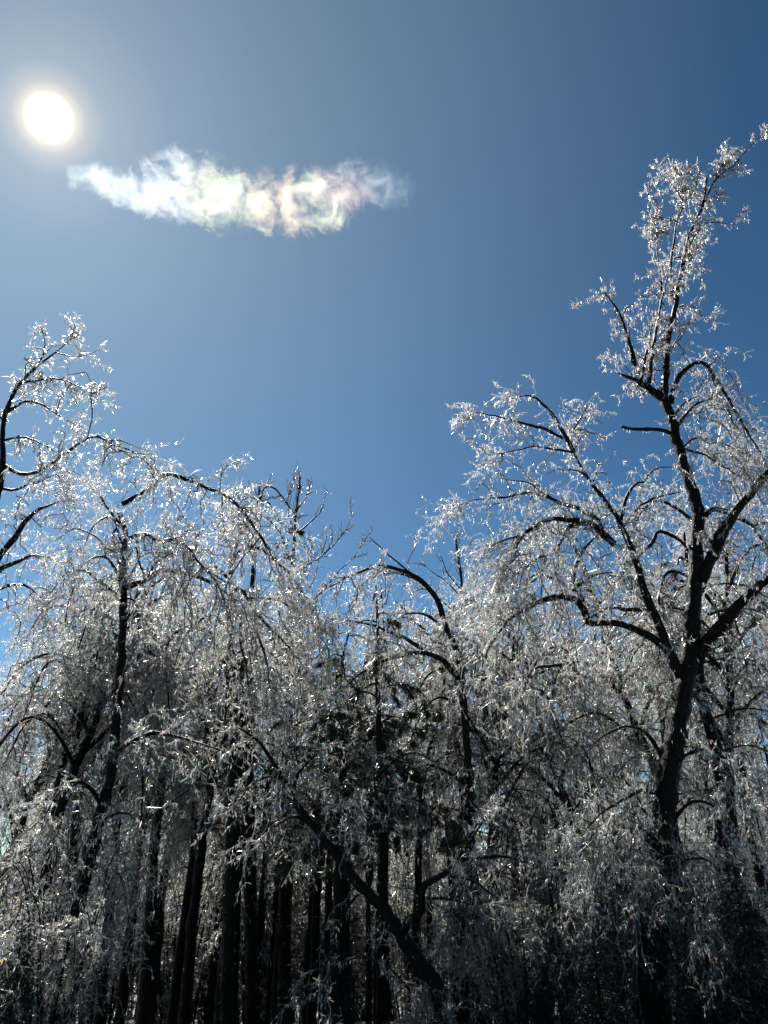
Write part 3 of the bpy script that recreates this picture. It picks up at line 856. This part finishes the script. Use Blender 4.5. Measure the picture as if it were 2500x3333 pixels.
bare_tree('sparse bare tree with thin upright twigs between the arched and broken trees', 1500, [
    ([(1490, 3000), (1485, 1500), (1478, 1050), (1472, 850), (1445, 640)], 0, 0, 0),
    ([(1476, 1000), (1380, 900), (1300, 850), (1240, 790)], 10, 4, .6), ([(1475, 960), (1400, 860), (1360, 760), (1330, 690)], 9, 4, -.6),
    ([(1473, 880), (1510, 780), (1520, 690)], 8, 4, .4), ([(1478, 1060), (1560, 930), (1590, 840)], 9, 4, -.3),
    ([(1480, 1120), (1380, 1040), (1290, 960)], 9, 4, .8)], 27.0, 32)
bare_tree('sparse bare tree with a snapped stub for a top beside the bowed limb', 830, [
    ([(210, 3000), (225, 1500), (232, 900), (262, 430), (275, 310)], 0, 0, 0),
    ([(266, 420), (300, 345), (360, 360), (430, 440), (500, 540)], 12, 6, -.6), ([(262, 450), (290, 420), (340, 470), (385, 560), (400, 680)], 10, 5, .5)], 23.0, 33)


# ------------------------------------------------------------------ prototypes that are copied
def copy_tree(o, parent=None):
    c = o.copy()
    col.objects.link(c)
    c.parent = parent
    for ch in list(o.children):
        copy_tree(ch, c)
    return c


def weeping_proto(seed, H=12.0, nl=13, spread=3.4, lean=(0.4, 0.1)):
    rng = np.random.default_rng(seed)
    tr = empty('weeping_tree', (0, 0, 0), '', 'tree')
    z = np.linspace(0, 1, 7)
    tp = np.stack([lean[0] * z ** 2 * 2 + 0.15 * rng.standard_normal(7) * z, lean[1] * z ** 2 * 2 + 0.15 * rng.standard_normal(7) * z, z * H * 0.86], 1)
    p = limb_path(tp, rng=rng)
    V, F = tube(p, np.linspace(0.15, 0.04, len(p)), 8, rng)
    link('trunk', mesh_np('trunk', V, F, BARK, True), tr)
    paths = []
    for k in range(nl):
        f = 0.5 + 0.49 * (k + rng.random()) / nl
        q = p[int(f * (len(p) - 1))]
        a = k * 2.4 + rng.uniform(-.5, .5)
        R = spread * rng.uniform(.6, 1.1) * (1.15 - 0.5 * f)
        rise = R * rng.uniform(.25, .6)
        d = np.array((math.cos(a), math.sin(a), 0))
        pts = [q, q + d * R * .3 + (0, 0, rise * .75), q + d * R * .6 + (0, 0, rise), q + d * R * .85 + (0, 0, rise * .5), q + d * R + (0, 0, -rise * rng.uniform(.3, 1.2))]
        lp = limb_path(np.array(pts), rng=rng)
        V, F = tube(lp, np.linspace(0.055, 0.014, len(lp)), 6, rng)
        link('limb', mesh_np('limb', V, F, BARK, True), tr)
        paths.append(lp)
    crown(tr, paths, rng, sec=7.5, slen=(0.6, 2.0), sdroop=0.75, ter=5.5, tlen=(0.2, 0.6), tdroop=0.5, ice=18, hang=0.45, bead=1.15, rt=1.15, sice=12)
    return tr


def needles_at(p, d, n, ln, wd, rng, spread=0.8):
    k = len(p)
    P0 = np.repeat(p, n, 0); D0 = np.repeat(d, n, 0)
    D = unit(D0 + spread * rng.standard_normal((k * n, 3)) + (0, 0, -0.35))
    l = rng.uniform(.6, 1.1, (k * n, 1)) * ln
    side = unit(np.cross(D, unit(rng.standard_normal((k * n, 3))))) * wd
    V = np.stack([P0 - side, P0 + side, P0 + D * l + side * .3 + (0, 0, -.05 * ln), P0 + D * l - side * .3 + (0, 0, -.05 * ln)], 1).reshape(-1, 3)
    return V, np.arange(k * n * 4).reshape(-1, 4)


def pine_proto(seed, H=18.0, tufts=300):
    rng = np.random.default_rng(seed)
    tr = empty('pine_tree', (0, 0, 0), '', 'tree')
    z = np.linspace(0, 1, 9)
    tp = np.stack([0.12 * rng.standard_normal(9) * z, 0.12 * rng.standard_normal(9) * z, z * H], 1)
    p = limb_path(tp, rng=rng, seg=0.35)
    V, F = tube(p, np.linspace(0.21, 0.022, len(p)), 10, rng, 0.05)
    link('trunk', mesh_np('trunk', V, F, BARK_PINE, True), tr)
    paths = []
    for k in range(16):
        f = 0.42 + 0.57 * (k + rng.random()) / 16
        q = p[int(f * (len(p) - 1))]
        a = k * 2.4
        R = rng.uniform(.9, 2.3) * (1.3 - 0.9 * (f - .42) / .58)
        d = np.array((math.cos(a), math.sin(a), 0))
        pts = [q, q + d * R * .4 + (0, 0, R * .12), q + d * R * .75 + (0, 0, -R * .1), q + d * R + (0, 0, -R * .55)]
        lp = limb_path(np.array(pts), rng=rng)
        V, F = tube(lp, np.linspace(0.04, 0.012, len(lp)), 6, rng)
        link('limb', mesh_np('limb', V, F, BARK_PINE, True), tr)
        paths.append(lp)
    for k in range(7):                       # dead snags on the bare bole
        q = p[int(rng.uniform(.12, .42) * (len(p) - 1))]
        a = rng.uniform(0, 6.28); d = np.array((math.cos(a), math.sin(a), -.1)); R = rng.uniform(.4, 1.2)
        lp = limb_path(np.array([q, q + d * R * .5, q + d * R + (0, 0, -.25 * R)]), rng=rng)
        V, F = tube(lp, np.linspace(0.02, 0.007, len(lp)), 5 + 1, rng)
        link('snag', mesh_np('snag', V, F, BARK_PINE, True), tr)
    C0 = resamp(paths)
    C1 = spawn(C0, 5, (0.35, 1.0), 6, rng, droop=0.9, up=0.1)
    tp_, td, _ = sample_curves(C1, tufts, rng, 0.35)
    V, F = needles_at(tp_, td * .7 + np.array((0, 0, -.5)), 16, 0.26 if tufts < 900 else 0.34, 0.006 if tufts < 900 else 0.012, rng, .55)
    nd_ = link('needles', mesh_np('needles', V, F, NEEDLE), tr); nd_['kind'] = 'stuff'
    V, F = strips(C1, 0.014, 0.008, rng)
    cw = link('crown', mesh_np('crown', V, F, TWIG), tr); cw['kind'] = 'stuff'
    V, F = cat([ice_on(C1, 45, rng, hang=.6, lr=(.04, .11), wr=(.008, .015)), ice_on(C0, 12, rng, hang=.8, lr=(.04, .1), wr=(.008, .014))])
    ic = link('ice_coating', mesh_np('ice_coating', V, F, ICE), cw); ic['kind'] = 'stuff'
    return tr


def cedar_proto(seed, H=5.0, R0=1.3):
    rng = np.random.default_rng(seed)
    tr = empty('cedar_tree', (0, 0, 0), '', 'tree')
    p = limb_path(np.array([(0, 0, 0), (0.05, 0.03, H * .5), (0.1, -.05, H)]), rng=rng)
    V, F = tube(p, np.linspace(0.09, 0.02, len(p)), 7, rng)
    link('trunk', mesh_np('trunk', V, F, BARK_PINE, True), tr)
    n = 150
    f = rng.uniform(0.04, .98, n); a = rng.uniform(0, 6.28, n)
    R = R0 * (1.02 - f ** 1.2) * rng.uniform(.55, 1.2, n) + .12
    q = p[(f * (len(p) - 1)).astype(int)]
    d = np.stack([np.cos(a), np.sin(a), rng.uniform(-.1, .35, n)], 1)
    s = np.linspace(0, 1, 6)
    C0 = q[:, None] + d[:, None] * (R[:, None] * s)[..., None]
    C0[:, :, 2] -= (R[:, None] * .55 * s ** 2)
    C1 = spawn(C0, 16, (0.15, .45), 4, rng, droop=.5)
    tp_, td, _ = sample_curves(C1, 5200, rng, 0.1)
    V, F = needles_at(tp_, td, 6, 0.11, 0.011, rng, .6)
    V2, F2 = strips(C0, 0.014, 0.006, rng)
    nd_ = link('crown', mesh_np('crown', V, F, CEDAR), tr); nd_['kind'] = 'stuff'
    br = link('branches', mesh_np('branches', V2, F2, BARK_PINE), tr); br['kind'] = 'stuff'
    V, F = ice_on(C1, 5, rng, hang=.6, lr=(.025, .07), wr=(.006, .011))
    ic = link('ice_coating', mesh_np('ice_coating', V, F, ICE), nd_); ic['kind'] = 'stuff'
    return tr


def shrub_proto(seed, H=3.2, n=16):
    rng = np.random.default_rng(seed)
    tr = empty('shrub', (0, 0, 0), '', 'shrub')
    paths = []
    for k in range(n):
        a = rng.uniform(0, 6.28); d = np.array((math.cos(a), math.sin(a), 0)); R = rng.uniform(.5, 1.6); h = H * rng.uniform(.55, 1.05)
        b = d * rng.uniform(0, .35)
        pts = [b, b + d * R * .25 + (0, 0, h * .65), b + d * R * .6 + (0, 0, h), b + d * R + (0, 0, h * rng.uniform(.45, .95))]
        lp = limb_path(np.array(pts), rng=rng)
        V, F = tube(lp, np.linspace(0.022, 0.007, len(lp)), 6, rng)
        link('stem', mesh_np('stem', V, F, BARK, True), tr)
        paths.append(lp)
    crown(tr, paths, rng, sec=7, slen=(.3, 1.0), sdroop=.6, ter=6, tlen=(.12, .4), ice=18, sice=10, hang=.4, bead=.85)
    return tr


def place(proto, first, px, Y, label, group, pytop=None, H=None, rz=0, scale=None, lean=(0, 0)):
    o = proto if first else copy_tree(proto)
    b = base_at(px, Y)
    if scale is None:
        scale = (P(px, pytop, Y)[2] - b[2]) / H
    o.location = b
    o.rotation_euler = (lean[1], lean[0], rz)
    o.scale = (scale, scale, scale)
    o['label'] = label
    if group:
        o['group'] = group
    return o


rng = np.random.default_rng(40)
WP = [weeping_proto(41), weeping_proto(42, lean=(-.6, .3)), weeping_proto(43, nl=15, spread=4.0, lean=(.2, -.5))]
used = set()
wl = 'ice coated weeping tree crowded into the wood behind'
spots = [  # px at base, forward distance, photo row of the top
    (60, 22, 1640), (160, 24.5, 1820), (320, 26, 1880), (600, 24, 1780), (480, 28, 1900), (1010, 24, 1960), 
    (1360, 23.5, 1960), (1620, 21.5, 1900), (1970, 20.5, 1880), (2300, 21, 1620), (2480, 20, 1580),
    (2420, 26, 1800), (910, 30, 1930), (1700, 30, 1880), 
    (-60, 26, 1850), (200, 29, 1950), (2560, 29, 1660), (2230, 31, 1950), (1500, 31, 1960), (680, 31, 1950), (-80, 36, 2250), (60, 40, 2350), (180, 38, 2400), (2480, 36, 2300), (2580, 34, 2250), (2350, 40, 2350),
    (1540, 40, 2420), (1700, 42, 2400), (1860, 39, 2420), (2020, 43, 2380), (2180, 40, 2380), (900, 42, 2450), (1080, 40, 2450), (1260, 43, 2430), (1400, 39, 2450), (460, 41, 2420), (640, 43, 2430), (300, 44, 2400), (-20, 42, 2380), (740, 50, 2420), (1960, 50, 2400)]
for px, Y, pt in spots:
    k = int(rng.integers(3))
    far = pt > 2200
    place(WP[k], k not in used, px, Y, 'low ice coated tree beyond the pine trunks' if far else wl, 'low icy trees beyond the pines' if far else 'ice coated trees filling the wood', pt, 12.0, rng.uniform(0, 6.28))
    used.add(k)

PP = [pine_proto(51), pine_proto(52), pine_proto(53, tufts=1300)]
used = set()
pines = [(1095, 18.6, 2040, .95, 0), (1243, 19.0, 1905, .8, 0), (726, 22, 1950, 1.1, .02), (760, 24, 2100, .5, .05), (822, 24, 1950, .72, .025), (560, 26, 1950, .8, .03), (470, 25, 1930, 1.05, .045), (390, 29, 1980, .9, .02),
         (880, 31, 2050, .8, -.01), (897, 27, 1990, .9, .01), (1005, 25, 2030, 1.0, .015), (1066, 24, 2020, .7, -.005), (1128, 23, 2080, 1.05, .035), (1200, 26, 2100, .5, .01), (1250, 27, 1900, .85, 0), (1225, 30, 2080, .5, .05),
         (1487, 25, 2030, .8, -.01), (1526, 23, 2000, .95, .01), (1636, 22, 1980, 1.0, 0), (1765, 26, 1950, 1.1, .03), (1880, 24, 2020, .6, -.03), (2270, 25, 1850, 1.1, -.02), (2468, 19, 1740, 1.3, .0),
         (85, 24, 1900, .9, .05), (200, 27, 1950, .6, .06), (300, 34, 1950, 1, .03), (660, 35, 2050, .9, .01), (950, 40, 2150, .8, 0), (1330, 36, 2120, .9, 0), (2080, 35, 1950, 1, -.02), (1410, 32, 2120, .7, -.02)]
for px, Y, pt, s, ln in pines:
    k = 2 if (px, Y) in ((1095, 18.6), (1243, 19.0), (1128, 23)) else int(rng.integers(2))
    o = place(PP[k], k not in used, px, Y, 'dark pine thick with green needles in the dip of the tree line' if k == 2 else ('slim dark pine stem standing in the wood' if s < .75 else 'stout straight dark pine trunk with drooping iced boughs high up'),
              'needled pines in the dip' if k == 2 else ('slim pine stems in the wood' if s < .75 else 'stout pines in the wood'), pt, 18.0, rng.uniform(0, 6.28), lean=(ln, 0))
    o.scale = (s, s, o.scale[2])
    used.add(k)

CPp = [cedar_proto(61), cedar_proto(62, 5.0, 1.7)]
used = set()
ced = [(30, 14.5, 2980, 'low dark cedar at the foot of the spreading tree'), (930, 19.5, 3180, 'low dark cedar among the straight pine trunks'),
       (1150, 18.5, 3170, 'dark cedar beside the foot of the leaning trunk'), (1965, 15.5, 2990, 'dense dark cedar just beside the broken tree trunk'),
       (2470, 15.5, 2780, 'dark cedar on the far side of the broken tree'), (2270, 15.8, 3020, 'bushy dark cedar behind the broken tree'),
       (1780, 17, 3130, 'small dark cedar between the leaning and the broken tree')]
for k, (px, Y, pt, lab) in enumerate(ced):
    q = k % 2
    place(CPp[q], q not in used, px, Y, lab, None, pt, 5.0, rng.uniform(0, 6.28))
    used.add(q)

SPp = [shrub_proto(71), shrub_proto(72, 3.4, 20)]
used = set()
shr = [(150, 15.5, 2800), (1700, 17.5, 2860), (1830, 18, 2700), (2010, 19, 2750),
       (2180, 18, 2760), (2330, 16.5, 2760), (2440, 17.5, 2900), (60, 19, 2700), (1930, 20.5, 2620), (1380, 15.2, 3230)]
for k in range(34):                                   # the sunlit thicket beyond the trunks
    shr.append((80 + k * 71 + rng.uniform(-40, 40), rng.uniform(29, 52), rng.uniform(2560, 2800)))
for px, Y, pt in shr:
    k = int(rng.integers(2))
    place(SPp[k], k not in used, px, Y, 'sunlit icy shrub in the thicket seen between the pine trunks' if Y > 25 else 'icy bare shrub of thin arching stems at the foot of the front trees',
          'thicket beyond the pines' if Y > 25 else 'icy shrubs under the front trees', pt, 3.2, rng.uniform(0, 6.28))
    used.add(k)

# bowed sapling near the ground
rng = np.random.default_rng(81)
Y = 14.0
b7 = base_at(1040, Y)
LM = [('trunk', None, [b7, P(1045, 3280, Y), *trace(6, [(500, 1690), (600, 1570), (720, 1540), (860, 1580), (960, 1660), (1050, 1760)], Y, Y - .4)], 0.022, 0.012, Y, Y, 's')]
traced_tree('bowed_sapling', 'thin pale sapling bent to the ground in a low arc', 'tree', b7, LM, rng, BARK_MOSS,
            {'s': dict(sec=3, slen=(.2, .6), sdroop=.4, ter=5, tlen=(.1, .25), ice=16, hang=.4)})
